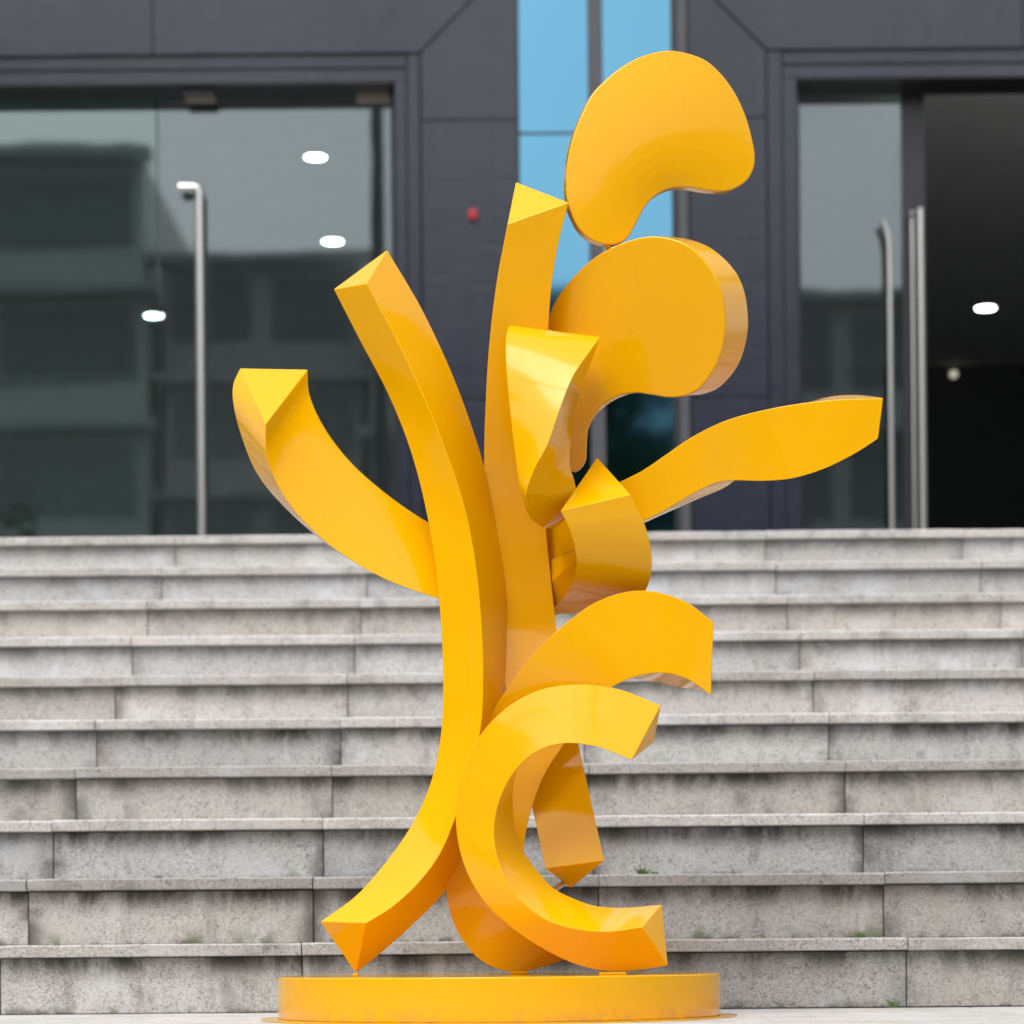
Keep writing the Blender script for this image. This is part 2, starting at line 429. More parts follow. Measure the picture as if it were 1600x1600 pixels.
# lintel panels
def lintel(x0, x1, z0, z1, cutR=0, cutL=0):
    panel([(x0+gp/2+0, z0), (x1-gp/2, z0), (x1-gp/2+cutR, z1), (x0+gp/2-cutL, z1)])
hL = HZ+w_
lintel(-1.725, XL1-gp*.4, HZ, hL, cutR=w_)
for a in range(4): lintel(-1.725-1.45*(a+1), -1.725-1.45*a, HZ, hL)
w2 = XR0-PX1-.075; hR = HZ+w2
lintel(XR0+gp*.6, 2.55, HZ, hR, cutL=w2)
for a in range(4): lintel(2.55+1.45*a, 2.55+1.45*(a+1), HZ, hR)
for zz0, zz1 in ((0, 1.2), (1.2, 2.4), (2.4, 3.0)):
    z0L, z1L = hL+gp+zz0, hL+zz1; z0R, z1R = hR+gp+zz0, hR+zz1
    xs = [-7.5, -6.1, -4.65, -3.2, -1.725, -.5, PX0]
    for a, b_ in zip(xs, xs[1:]): panel([(a+gp/2, z0L), (b_-gp/2, z0L), (b_-gp/2, z1L), (a+gp/2, z1L)])
    xs = [PX1+.075, 2.1, 3.4, 4.8, 6.2, 7.6, 8.3]
    for a, b_ in zip(xs, xs[1:]): panel([(a+gp/2, z0R), (b_-gp/2, z0R), (b_-gp/2, z1R), (a+gp/2, z1R)])
# dark water-stained downpipe line on the lintel
# architraves: stepped strips round each portal
def architrave(x_in, x_out, right_portal):
    lo, hi = min(x_in, x_out), max(x_in, x_out); m_ = (lo+hi)/2
    inn, ou = ((lo+.004, m_-.004), (m_, hi-.004)) if not right_portal else ((m_+.004, hi-.004), (lo+.004, m_))
    box('door_surround', *inn, WY+.02, WY+.22, TOPZ+.003, HZ-.134, CLAD, bd, .002)
    box('door_surround', *ou, WY+.012, WY+.22, TOPZ+.003, HZ-.004, CLAD, bd, .002)
XLI = -.545; XRI = 1.441
architrave(XLI, XL1, False); architrave(XRI, XR0, True)
box('door_surround', XL0, (XLI+XL1)/2-.004, WY+.02, WY+.22, HZ-.065, HZ-.004, CLAD, bd, .002)
box('door_surround', XL0, (XLI+XL1)/2-.004, WY+.03, WY+.22, HZ-.13, HZ-.069, CLAD, bd, .002)
box('door_surround', (XRI+XR0)/2+.004, XR1, WY+.02, WY+.22, HZ-.065, HZ-.004, CLAD, bd, .002)
box('door_surround', (XRI+XR0)/2+.004, XR1, WY+.03, WY+.22, HZ-.13, HZ-.069, CLAD, bd, .002)
# thin black sheets under the portal heads, soffit shade put in as colour
GT = 4.395
box('soffit_shade_sheet', XL0, XLI-.003, WY+.03, GY+.06, GT+.002, HZ-.1305, BLACK, bd)
box('soffit_shade_sheet', XRI+.003, XR1, WY+.03, GY+.06, GT+.002, HZ-.1305, BLACK, bd)
box('sill', XL0, XLI-.003, WY+.24, GY+.05, TOPZ+.002, TOPZ+.03, FRAME, bd)
box('sill', XRI+.003, XR1, WY+.24, GY+.05, TOPZ+.002, TOPZ+.03, FRAME, bd)
box('door_jamb', XLI-.022, XLI-.004, WY+.14, GY+.05, TOPZ+.035, GT-.002, BLACK, bd)
box('door_jamb', XRI+.004, XRI+.022, WY+.14, GY+.05, TOPZ+.035, GT-.002, BLACK, bd)
# blue window strip
bw = [PX0+.012, .410, .484, PX1-.010]
zt = 4.14
for (a, b_) in ((bw[0], bw[1]), (bw[2], bw[3])):
    for (c, d) in ((TOPZ+.004, zt-.008), (zt+.008, 6.0), (6.016, TOPW-.1)):
        box('blue_pane', a, b_, WY+.03, WY+.042, c, d, BLUE, bd)
for c in (zt, 6.008): box('window_transom', PX0+.012, bw[1], WY+.028, WY+.06, c-.007, c+.007, simple('navy_seal', (.02, .04, .08), .4), bd)
for c in (zt, 6.008): box('window_transom', bw[2], bw[3], WY+.028, WY+.06, c-.007, c+.007, FRAME, bd)
box('window_mullion', bw[1]+.001, bw[2]-.001, WY+.0, WY+.10, TOPZ, TOPW-.1, FRAME, bd, .003)
box('window_frame', PX0-.002, PX0+.011, WY+.002, WY+.10, TOPZ, TOPW-.1, BLACK, bd)
box('window_frame', PX1-.009, PX1+.016, WY+.006, WY+.10, TOPZ, TOPW-.1, BLACK, bd)
box('window_frame', PX1+.018, PX1+.068, WY+.0, WY+.10, TOPZ, TOPW-.1, FRAME, bd, .003)
box('curtain_backing', PX0, PX1+.06, WY+.12, WY+.2, TOPZ, TOPW-.1, BLACK, bd)
# interior
CZ = EYE+4.6
box('lobby_ceiling', -7.4, 8.2, GY+.2, 20.2, CZ, CZ+.1, CEIL, bd)
box('lobby_floor', -7.4, 8.2, 13.41, 20.2, TOPZ-.1, TOPZ-.002, LOBBY, bd)
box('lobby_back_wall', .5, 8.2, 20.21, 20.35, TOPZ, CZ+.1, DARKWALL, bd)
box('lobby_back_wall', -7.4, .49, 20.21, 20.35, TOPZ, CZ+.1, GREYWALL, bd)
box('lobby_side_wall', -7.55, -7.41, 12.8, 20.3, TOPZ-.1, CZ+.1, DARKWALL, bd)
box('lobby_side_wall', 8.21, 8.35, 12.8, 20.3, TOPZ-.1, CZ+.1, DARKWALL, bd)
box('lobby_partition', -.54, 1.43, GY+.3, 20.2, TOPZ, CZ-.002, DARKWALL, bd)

box('outer_side_wall', -9.2, -7.6, WY+.26, 24, TOPZ-1.5, TOPW, FRAME, bd); box('outer_side_wall', 8.4, 9.2, WY+.26, 24, TOPZ-1.5, TOPW, FRAME, bd)
box('roof', -9.2, 9.2, WY+.26, 24, TOPW+.01, TOPW+.2, FRAME, bd)
box('upper_slab', -9, 9, WY+.26, 20.4, CZ+.12, CZ+.3, BLACK, bd)

# doors
def pane_box(name, x0, x1, parent, y=GY, m=None):
    return box(name, x0, x1, y, y+.010, TOPZ+.032, GT-.004, m or GLASS, parent)
def clampbox(px0, px1, py0, py1, mat, parent, y=GY):
    a = P(px0, py1, Z=y); b_ = P(px1, py0, Z=y)
    return box('patch_fitting', a.x, b_.x, y-.02, y+.03, a.z, b_.z, mat, parent, .002)
xj = P(248, 500, Z=GY).x
x2 = XLI-.024
fx = empty('fixed_glass_panel', (xj-.6, GY, TOPZ), label='fixed glass panel at the far left of the picture with a green dark reflection', cat='window', group='entrance glazing')
pane_box('pane', xj-1.20, xj-.004, fx, m=GREEN)
dr = empty('glass_door', ((xj+x2)/2, GY, TOPZ), label='frameless glass door of the left entrance with tall steel pull handle and two top clamps', cat='door')
pane_box('pane', xj+.004, x2-.003, dr)
box('edge_seal', xj-.003, xj+.003, GY-.004, GY+.014, TOPZ+.032, GT-.004, BLACK, dr)
clampbox(291, 337, 146, 160, BRONZE, dr); clampbox(558, 614, 143, 161, BRONZE, dr)
box('rail_bracket', P(291, 133, Z=GY).x, P(337, 133, Z=GY).x, WY+.085, WY+.1, GT-.03, GT-.0, FRAME, dr)
hp = lambda px, py, y: P(px, py, Z=y)
hy = GY-.07
hx = P(313, 500, Z=hy).x; htop = P(313, 293, Z=hy).z
hdl = tube('handle', [(hx, hy, TOPZ+.06), (hx, hy, htop-.03), (hx-.004, hy, htop-.01), (hx-.02, hy, htop), (hx-.10, hy, htop)], .022, STEEL, dr)
hdl['label'] = 'tall steel pull handle with bent top'
box('fixing', hx-.01, hx+.01, hy+.02, GY, htop-.1, htop-.08, STEEL, hdl); box('fixing', hx-.01, hx+.01, hy+.02, GY, TOPZ+.2, TOPZ+.22, STEEL, hdl)
fl = empty('fixed_glass_panel', (xj-2.4, GY, TOPZ), label='further fixed glass panels left of the left entrance door, outside the picture', cat='window', group='entrance glazing')
for a in range(4): pane_box('pane', xj-1.21-1.2*(a+1), xj-1.218-1.2*a, fl)
# right portal
xr = P(1411, 500, Z=GY).x
rp = empty('fixed_glass_panel', ((XRI+xr)/2, GY, TOPZ), label='narrow fixed glass panel of the right entrance reflecting pale sky above banded building', cat='window', group='entrance glazing')
pane_box('pane', XRI+.024, xr-.003, rp)
rd = empty('glass_door', (xr+.3, GY, TOPZ), label='glass door of the right entrance standing open with paired steel handles beside the dark lobby', cat='door')
# the open leaf swings into the lobby, seen almost edge-on
dx0 = P(1446, 500, Z=GY).x
bm = bmesh.new(); box_into(bm, -.006, .006, 0, 1.05, TOPZ+.04, GT-.01)
leaf = link('pane', bm_mesh(bm, 'leaf'), GLASS, rd, (dx0, GY+.03, 0))
box('door_edge', xr, dx0+.004, GY, GY+.03, TOPZ+.035, GT-.004, BLACK, rd)
for (pxa, ytop, r_, yy, nm) in ((1440, 326, .019, GY-.06, 'handle'), (1427, 330, .012, GY-.03, 'handle')):
    hx = P(pxa, 560, Z=yy).x; ht = P(pxa, ytop, Z=yy).z
    h2 = tube(nm, [(hx, yy, TOPZ+.05), (hx, yy, ht)], r_, STEEL, rd)
hh = P(1440, 340, Z=GY).z
for zz in (hh, TOPZ+.3): box('fixing', P(1415, 340, Z=GY).x, P(1436, 340, Z=GY).x, GY-.056, GY-.05, zz-.005, zz+.005, FRAME, rd)
yy = GY-.07
hx = P(1391, 560, Z=yy).x; ht = P(1391, 345, Z=yy).z
tube('handle', [(hx, yy, TOPZ+.05), (hx, yy, ht-.25), (hx-.002, yy, ht-.12), (hx-.012, yy, ht-.05), (hx-.035, yy, ht)], .015, STEEL, rp)
far = empty('fixed_glass_panel', (5, GY, TOPZ), label='further glass panels right of the open lobby doorway, outside the picture', cat='window', group='entrance glazing')
for a in range(3): pane_box('pane', 3.9+1.2*a, 5.09+1.2*a, far)

# ceiling lights
def downlight(px, py, label, m, r=.062):
    z = CZ-.012
    p = P(px, py, Z=1.0); s = (z-EYE)/(p.z-EYE); X, Y = p.x*s, s
    e = empty('ceiling_light', (X, Y, z), label=label, cat='ceiling light', group='round downlights in the lobby ceiling')
    for nm, ra, rb, z0, z1, mm in (('trim_ring', r+.012, r, z-.004, z+.012, STEEL), ('lens', r-.001, 0, z-.001, z+.006, m)):
        bm = bmesh.new(); n = 32
        o1 = [bm.verts.new((X+math.cos(t*2*math.pi/n)*ra, Y+math.sin(t*2*math.pi/n)*ra, z0)) for t in range(n)]
        o2 = [bm.verts.new((X+math.cos(t*2*math.pi/n)*ra, Y+math.sin(t*2*math.pi/n)*ra, z1)) for t in range(n)]
        for t in range(n): bm.faces.new((o1[t], o1[(t+1) % n], o2[(t+1) % n], o2[t]))
        if rb:
            i1 = [bm.verts.new((X+math.cos(t*2*math.pi/n)*rb, Y+math.sin(t*2*math.pi/n)*rb, z0)) for t in range(n)]
            for t in range(n): bm.faces.new((o1[t], i1[t], i1[(t+1) % n], o1[(t+1) % n]))
        else: bm.faces.new(o1); bm.faces.new(o2)
        link(nm, bm_mesh(bm, nm), mm, e)
downlight(493, 245, 'lit round ceiling light highest of those seen through the left glass door', LAMP)
downlight(520, 377, 'lit round ceiling light just above the left yellow bar tips, second below the highest', LAMP, .066)
downlight(240, 493, 'lit round ceiling light at the joint left of the tall door handle', LAMP, .066)
downlight(1540, 481, 'lit round ceiling light in the dark lobby behind the right doorway', LAMP, .07)
# dim lamp on the bulkhead
a = P(1489, 586, Z=20.18)
bm = bmesh.new(); bmesh.ops.create_uvsphere(bm, u_segments=16, v_segments=8, radius=.030)
o = link('wall_lamp', bm_mesh(bm, 'lamp', True), LAMPDIM, None, (a.x, 20.15, a.z)); props(o, 'small dim yellowish lamp low in the dark lobby behind the right doorway', 'lamp')
box('lamp_mount', a.x-.02, a.x+.02, 20.17, 20.205, a.z-.02, a.z+.02, BLACK, o)
# small red square plate on the cladding
a = P(739, 336, Z=WY)
o = box('red_plate', a.x-.020, a.x+.020, WY-.022, WY-.001, a.z-.024, a.z+.024, RED, None, .004); props(o, 'small red square plate on the dark wall left of the blue windows', 'wall_plate')
box('plate_centre', -.010+a.x, .010+a.x, WY-.027, WY-.022, a.z-.01, a.z+.01, simple('dark_red_plastic', (.25, .01, .01), .4), o)

# ------------------------------------------------------------------ sculpture
bc = P(780, 1521, 0); BCX = bc.x
BH = P(780, 1523, 0).z       # top of the base
sc_ = empty('sculpture', (BCX, ZB, 0), label='glossy yellow abstract sculpture of curved triangular bars and two kidney plates on a disc', cat='sculpture')
def loft(name, A, B, C, n=72, m=6, label=None, bul=(0, 0, 0), bev=.0016):
    E = [spline([P(*p) for p in e], n) for e in (A, B, C)]
    bm = bmesh.new(); rings = []
    for i in range(n):
        ring = []
        cen = (E[0][i]+E[1][i]+E[2][i])/3
        for a in range(3):
            p, q = E[a][i], E[(a+1) % 3][i]
            for k in range(m):
                t = k/m; v = p.lerp(q, t)
                if bul[a]: v = v+((p+q)/2-cen).normalized()*bul[a]*4*t*(1-t)
                ring.append(bm.verts.new(v))
        rings.append(ring)
    R = 3*m
    for i in range(n-1):
        for k in range(R):
            bm.faces.new((rings[i][k], rings[i][(k+1) % R], rings[i+1][(k+1) % R], rings[i+1][k]))
    bm.faces.new(rings[0]); bm.faces.new(rings[-1][::-1])
    bm.verts.ensure_lookup_table()
    bmesh.ops.recalc_face_normals(bm, faces=bm.faces)
    corner = set()
    for i in range(n):
        for a in range(3): corner.add(rings[i][a*m])
    for f in bm.faces: f.smooth = True
    for e in bm.edges:
        v1, v2 = e.verts
        if v1 in corner and v2 in corner: e.smooth = False
        if len(e.link_faces) == 2 and any(len(f.verts) > 4 for f in e.link_faces): e.smooth = False
    for f in bm.faces:
        if len(f.verts) > 4: f.smooth = False
    wl = bm.edges.layers.float.new('bevel_weight_edge')
    for e in bm.edges:
        if not e.smooth: e[wl] = 1.0
    me = bpy.data.meshes.new(name); bm.to_mesh(me); bm.free()
    o = link(name, me, PAINT, sc_)
    md = o.modifiers.new('bevel', 'BEVEL'); md.limit_method = 'WEIGHT'; md.width = bev; md.segments = 2; md.harden_normals = True
    if label: o['label'] = label
    return o

def plate(name, front, back_off, dfun, label=None, dome=0.0, nseg=160, bev=.003, wedge=None):
    """closed outline in pixels, a real slab: dfun gives the depth of the front face"""
    n0 = len(front); k = 6
    ext = front[-k:]+front+front[:k+1]
    pts = [Vector((x, y, 0)) for x, y in front]
    # closed Catmull-Rom
    dense = []
    for i in range(n0):
        p0, p1, p2, p3 = pts[(i-1) % n0], pts[i], pts[(i+1) % n0], pts[(i+2) % n0]
        for j in range(16):
            t = j/16
            dense.append(.5*((2*p1)+(p2-p0)*t+(2*p0-5*p1+4*p2-p3)*t*t+(3*p1-p0-3*p2+p3)*t**3))
    Ls = [0]
    for a, b_ in zip(dense, dense[1:]+dense[:1]): Ls.append(Ls[-1]+(b_-a).length)
    out = []; j = 0
    for i in range(nseg):
        s = Ls[-1]*i/nseg
        while Ls[j+1] < s: j += 1
        out.append(dense[j].lerp(dense[(j+1) % len(dense)], (s-Ls[j])/max(Ls[j+1]-Ls[j], 1e-6)))
    fr = [P(p.x, p.y, dfun(p.x, p.y)) for p in out]
    off = Vector(back_off)
    bm = bmesh.new()
    a = [bm.verts.new(p) for p in fr]; b_ = [bm.verts.new(p+off*(wedge(q.x) if wedge else 1)) for p, q in zip(fr, out)]
    fa = bm.faces.new(a); bm.faces.new(b_[::-1])
    for i in range(nseg):
        f = bm.faces.new((a[i], b_[i], b_[(i+1) % nseg], a[(i+1) % nseg])); f.smooth = True
    bmesh.ops.recalc_face_normals(bm, faces=bm.faces)
    if dome:
        # dense front face, gently swollen towards the middle
        from mathutils.geometry import delaunay_2d_cdt
        from mathutils import kdtree
        bm.faces.remove(fa) if fa.is_valid else None
        out2 = [Vector((p.x, p.y)) for p in out]
        kd = kdtree.KDTree(nseg)
        for i, c in enumerate(out2): kd.insert((c.x, c.y, 0), i)
        kd.balance()
        def inside(x, y):
            r = False
            for p, q in zip(out2, out2[1:]+out2[:1]):
                if (p.y > y) != (q.y > y) and x < (q.x-p.x)*(y-p.y)/(q.y-p.y)+p.x: r = not r
            return r
        inner = []
        st_ = 6.0; r_ = 0
        yy_ = min(p.y for p in out2)
        while yy_ < max(p.y for p in out2):
            xx_ = min(p.x for p in out2)+(st_/2 if r_ % 2 else 0)
            while xx_ < max(p.x for p in out2):
                if inside(xx_, yy_) and kd.find((xx_, yy_, 0))[2] > 4: inner.append(Vector((xx_, yy_)))
                xx_ += st_
            yy_ += st_*.866; r_ += 1
        vv, ee, ff, ov, oe, of = delaunay_2d_cdt(out2+inner, [], [list(range(nseg))], 1, 1e-5)
        # swell height relaxed over the mesh (zero on the rim): a smooth membrane
        nb = [set() for _ in vv]
        for f in ff:
            for q in range(3): nb[f[q]].update((f[q-1], f[(q+1) % 3]))
        isr = [any(k < nseg for k in o_) for o_ in ov]; hgt = [0.0]*len(vv)
        for _ in range(900):
            for q in range(len(vv)):
                if not isr[q]: hgt[q] = sum(hgt[w] for w in nb[q])/len(nb[q])+.0028
        mh = max(hgt)
        vmap = []
        for q, c in enumerate(vv):
            rk = [k for k in ov[q] if k < nseg]
            if rk: vmap.append(a[rk[0]])
            else: vmap.append(bm.verts.new(P(c.x, c.y, dfun(c.x, c.y)-dome*hgt[q]/mh)))
        for f in ff:
            try: bm.faces.new([vmap[q] for q in f]).smooth = True
            except ValueError: pass
        bmesh.ops.recalc_face_normals(bm, faces=bm.faces)
    for e in bm.edges:
        if len(e.link_faces) == 2 and e.calc_face_angle(0) > math.radians(40): e.smooth = False
    wl = bm.edges.layers.float.new('bevel_weight_edge')
    for e in bm.edges:
        if not e.smooth: e[wl] = 1.0
    me = bpy.data.meshes.new(name); bm.to_mesh(me); bm.free()
    o = link(name, me, PAINT, sc_)
    md = o.modifiers.new('bevel', 'BEVEL'); md.limit_method = 'WEIGHT'; md.width = bev; md.segments = 3; md.harden_normals = True
    if label: o['label'] = label
    return o

# left arm
loft('curved_bar',
     [(375,575,.06),(364,600,.055),(364,630,.05),(378,685,.05),(402,741,.05),(445,793,.06),(520,857,.07),(600,903,.08),(700,938,.09)],
     [(415,663,-.055),(416,705,-.05),(430,750,-.045),(462,800,-.04),(522,857,-.03),(600,904,-.015),(700,941,0.01)],
     [(481,577,.05),(484,615,.045),(505,664,.04),(545,718,.04),(600,768,.045),(665,813,.055),(715,838,.06)],
     label='short left bar curling up to a flat triangular end')
# long trunk bar
loft('curved_bar',
     [(521,452,.0),(562,532,.0),(608,620,.0),(643,710,-.01),(668,810,-.02),(682,900,-.03),(690,1000,-.03),(692,1080,-.03),(688,1150,-.03),(674,1218,-.03),(645,1285,-.03),(600,1350,-.03),(555,1400,-.03),(500,1440,-.03)],
     [(573,443,-.055),(617,525,-.06),(660,615,-.065),(695,700,-.07),(725,790,-.075),(743,880,-.08),(752,970,-.08),(755,1050,-.08),(752,1130,-.08),(738,1200,-.08),(716,1265,-.08),(688,1333,-.08),(655,1378,-.085),(615,1415,-.09),(572,1442,-.095)],
     [(605,390,.05),(658,480,.05),(700,568,.05),(732,650,.06),(757,730,.08),(775,820,.10),(788,900,.10),(797,1000,.13),(797,1080,.13),(790,1170,.11),(768,1260,.08),(733,1340,.045),(690,1400,.03),(640,1450,.01),(595,1490,-.01),(556,1521,-.02)],
     n=110, label='long trunk bar sweeping from the pointed foot on the left up to a cut top')
# tall arc bar
loft('curved_bar',
     [(793,350,.0),(776,440,.02),(764,540,.04),(758,640,.06),(756,720,.08),(758,800,.10),(764,880,.11),(774,970,.108),(787,1060,.09),(803,1150,.064),(826,1240,.035),(852,1357,.0)],
     [(889,316,-.005),(872,385,.01),(862,450,.025),(856,540,.045),(852,640,.065),(850,740,.085),(854,830,.105),(861,900,.11),(871,990,.103),(885,1075,.085),(905,1165,.06),(925,1255,.032),(945,1345,.004)],
     [(806,284,.10),(800,420,.13),(796,560,.14),(796,700,.17),(798,850,.19),(808,980,.19),(828,1110,.17),(858,1250,.13),(892,1388,.07)],
     n=100, label='tall upright arc bar with a pale triangular top')
# back C bar with broad arch
loft('curved_bar',
     [(1115,972,-.05),(1072,940,-.055),(1006,922,-.06),(938,937,-.06),(868,987,-.055),(803,1060,-.04),(752,1143,-.02),(722,1215,0),(703,1285,.01),(695,1350,.02),(700,1415,.02),(718,1462,.03),(750,1500,.03),(790,1518,.03),(830,1516,.03),(880,1501,.03)],
     [(1111,1087,-.05),(1076,1062,-.055),(1040,1052,-.06),(998,1056,-.06),(950,1078,-.055),(912,1115,-.04),(880,1165,-.01),(850,1213,.0),(830,1268,.01),(818,1330,.01),(815,1385,.01),(825,1430,.01),(850,1465,.015),(900,1485,.02)],
     [(1111,1080,.06),(1062,1074,.06),(1015,1064,.06),(975,1062,.06),(930,1075,.06),(880,1100,.06),(842,1150,.08),(800,1210,.1),(765,1280,.11),(750,1350,.12),(760,1420,.12),(790,1470,.12),(860,1490,.11)],
     n=110, label='broad arch bar behind, curving from the base up and over to the right')
# front C loop
loft('curved_bar',
     [(1033,1102,-.115),(965,1076,-.115),(900,1069,-.118),(842,1078,-.12),(792,1105,-.125),(755,1142,-.13),(728,1188,-.13),(714,1240,-.13),(713,1300,-.13),(727,1358,-.13),(757,1410,-.13),(802,1452,-.13),(858,1488,-.125),(905,1509,-.12),(950,1518,-.115),(1000,1516,-.11),(1044,1509,-.11)],
     [(987,1188,-.15),(932,1167,-.15),(880,1162,-.15),(838,1175,-.145),(803,1207,-.14),(780,1252,-.14),(772,1300,-.14),(780,1350,-.145),(805,1396,-.15),(842,1430,-.155),(890,1449,-.16),(950,1455,-.16),(1004,1448,-.16)],
     [(1022,1160,-.06),(960,1143,-.045),(900,1140,-.04),(850,1152,-.04),(817,1185,-.04),(803,1222,-.04),(802,1262,-.04),(807,1300,-.04),(820,1333,-.04),(842,1363,-.04),(866,1388,-.04),(895,1403,-.04),(930,1415,-.04),(975,1418,-.04),(1034,1413,-.04)],
     n=110, label='front bar bent into an open letter C loop')
# curled middle ribbon bar
loft('curved_bar',
     [(812,520,.02),(799,508,-.03),(791,525,-.085),(791,570,-.11),(797,640,-.12),(805,710,-.12),(814,770,-.11),(828,808,-.07),(850,824,.0),(862,822,.09)],
     [(925,540,.02),(938,526,-.04),(922,548,-.085),(894,590,-.12),(874,640,-.14),(855,695,-.145),(834,735,-.14),(822,772,-.13),(828,805,-.08),(850,825,-.01),(866,823,.09)],
     [(915,560,.06),(936,532,.0),(920,575,-.02),(903,625,-.03),(894,672,-.035),(890,725,-.035),(897,750,-.035),(901,775,-.035),(892,800,-.01),(872,822,.04),(868,822,.10)],
     n=80, label='narrowing bar bent towards the viewer in front of the kidney plates')
# lobe
loft('curved_bar',
     [(876,798,-.10),(889,825,-.092),(899,860,-.075),(901,882,-.06),(893,912,-.01),(868,946,.12),(820,975,.17)],
     [(985,773,-.10),(1005,813,-.09),(1017,857,-.072),(1018,892,-.05),(1007,925,-.01),(968,946,.06),(915,956,.11),(860,962,.15),(820,980,.18)],
     [(933,715,.05),(946,765,.055),(958,830,.06),(958,880,.08),(935,925,.12),(890,950,.17),(820,975,.20)],
     n=60, label='stubby middle bar with a bright pointed top cut')
# right wing
loft('curved_bar',
     [(1380,622,-.05),(1290,626,-.05),(1205,638,-.045),(1133,657,-.03),(1078,684,-.01),(1040,710,0),(1003,735,.01),(960,757,.03),(905,793,.08),(850,830,.14)],
     [(1372,686,-.045),(1338,708,-.045),(1290,732,-.045),(1238,748,-.04),(1190,752,-.03),(1148,751,-.02),(1118,755,-.01),(1082,772,0),(1040,797,.01),(1000,817,.02),(945,840,.06),(855,878,.14)],
     [(1377,621,.04),(1335,617,.05),(1285,622,.06),(1240,640,.07),(1205,675,.08),(1175,720,.09),(1140,757,.09),(1090,780,.09),(1040,802,.10),(1000,820,.11),(945,842,.14),(855,870,.19)],
     n=90, label='wing bar reaching out to the right with a rounded blade end')
# short link bar behind the lobe
loft('curved_bar',
     [(845,880,.16),(916,852,.0)], [(848,922,.15),(916,858,-.02)], [(850,978,.19),(918,915,.04)], n=12, label='short bar half hidden between the tall bar and the middle bar')
# kidney plates
low = [(860,487),(882,449),(919,410),(959,385),(1003,371),(1040,371),(1077,385),(1107,415),(1126,452),(1133,498),(1130,535),(1118,572),(1095,605),(1072,618),(1045,621),(1018,617),(990,614),(958,622),(932,642),(917,668),(914,698),(912,722),(897,738),(880,725),(860,680),(850,620),(848,550)]
plate('kidney_plate', low, (.051, .092, .024), lambda x, y: .085-(x-860)*.00045+(y-490)*.00026, label='lower kidney shaped plate with a deep rounded rim', wedge=lambda x: .10+.90*min(max((x-915)/200, 0), 1)**1.0)
up = [(1052,79),(1015,84),(980,99),(947,124),(922,152),(900,200),(889,240),(885,277),(886,310),(893,335),(907,360),(925,375),(947,382),(967,380),(982,370),(995,347),(1010,320),(1030,302),(1052,293),(1077,293),(1102,297),(1127,299),(1147,295),(1167,282),(1177,265),(1180,245),(1175,215),(1165,180),(1147,142),(1122,110),(1095,90)]
plate('kidney_plate', up, (-.004, .040, .006), lambda x, y: .03+(x-960)*.00035-(y-380)*.00003, label='upper thin kidney shaped plate balanced on its tip', dome=.014)

# base disc
def disc(name, r, z0, z1, parent, bev, nseg=128, dish=0):
    bm = bmesh.new()
    lo = [bm.verts.new((math.cos(2*math.pi*i/nseg)*r, math.sin(2*math.pi*i/nseg)*r, z0)) for i in range(nseg)]
    hi = [bm.verts.new((math.cos(2*math.pi*i/nseg)*r, math.sin(2*math.pi*i/nseg)*r, z1)) for i in range(nseg)]
    bm.faces.new(lo[::-1]); bm.faces.new(hi)
    for i in range(nseg): bm.faces.new((lo[i], lo[(i+1) % nseg], hi[(i+1) % nseg], hi[i])).smooth = True
    for e in bm.edges:
        if len(e.link_faces) == 2 and any(len(f.verts) > 4 for f in e.link_faces): e.smooth = False
    wl = bm.edges.layers.float.new('bevel_weight_edge')
    for e in bm.edges:
        if not e.smooth: e[wl] = 1.0
    bmesh.ops.recalc_face_normals(bm, faces=bm.faces)
    me = bpy.data.meshes.new(name); bm.to_mesh(me); bm.free()
    o = link(name, me, PAINT, parent, (BCX, ZB, 0))
    md = o.modifiers.new('bevel', 'BEVEL'); md.limit_method = 'WEIGHT'; md.width = bev; md.segments = 2; md.harden_normals = True
    return o
RB = 345/F*ZB
bs = disc('base_disc', RB, .003, BH, sc_, .0025)
disc('base_flange', RB+.030, .0005, .0035, sc_, .0005)
def pad(px, w, d, dep, h=.008):
    c = P(px, 1520, dep)
    box('weld_pad', c.x-w/2, c.x+w/2, c.y-d/2, c.y+d/2, BH-.001, BH+h, PAINT, sc_, .002)
pad(556, .010, .02, -.02, .005); pad(812, .032, .03, .04, .006); pad(957, .05, .03, -.11, .004)
# little clamp bolt between loop and tall bar, and at the plate tip
c1, c2 = P(862, 1392, -.03), P(880, 1380, .06)
tube('connector_pin', [c1, c2], .006, STEEL, sc_)
tube('connector_pin', [P(948, 378, .035), P(951, 395, .05)], .005, PAINT, sc_)

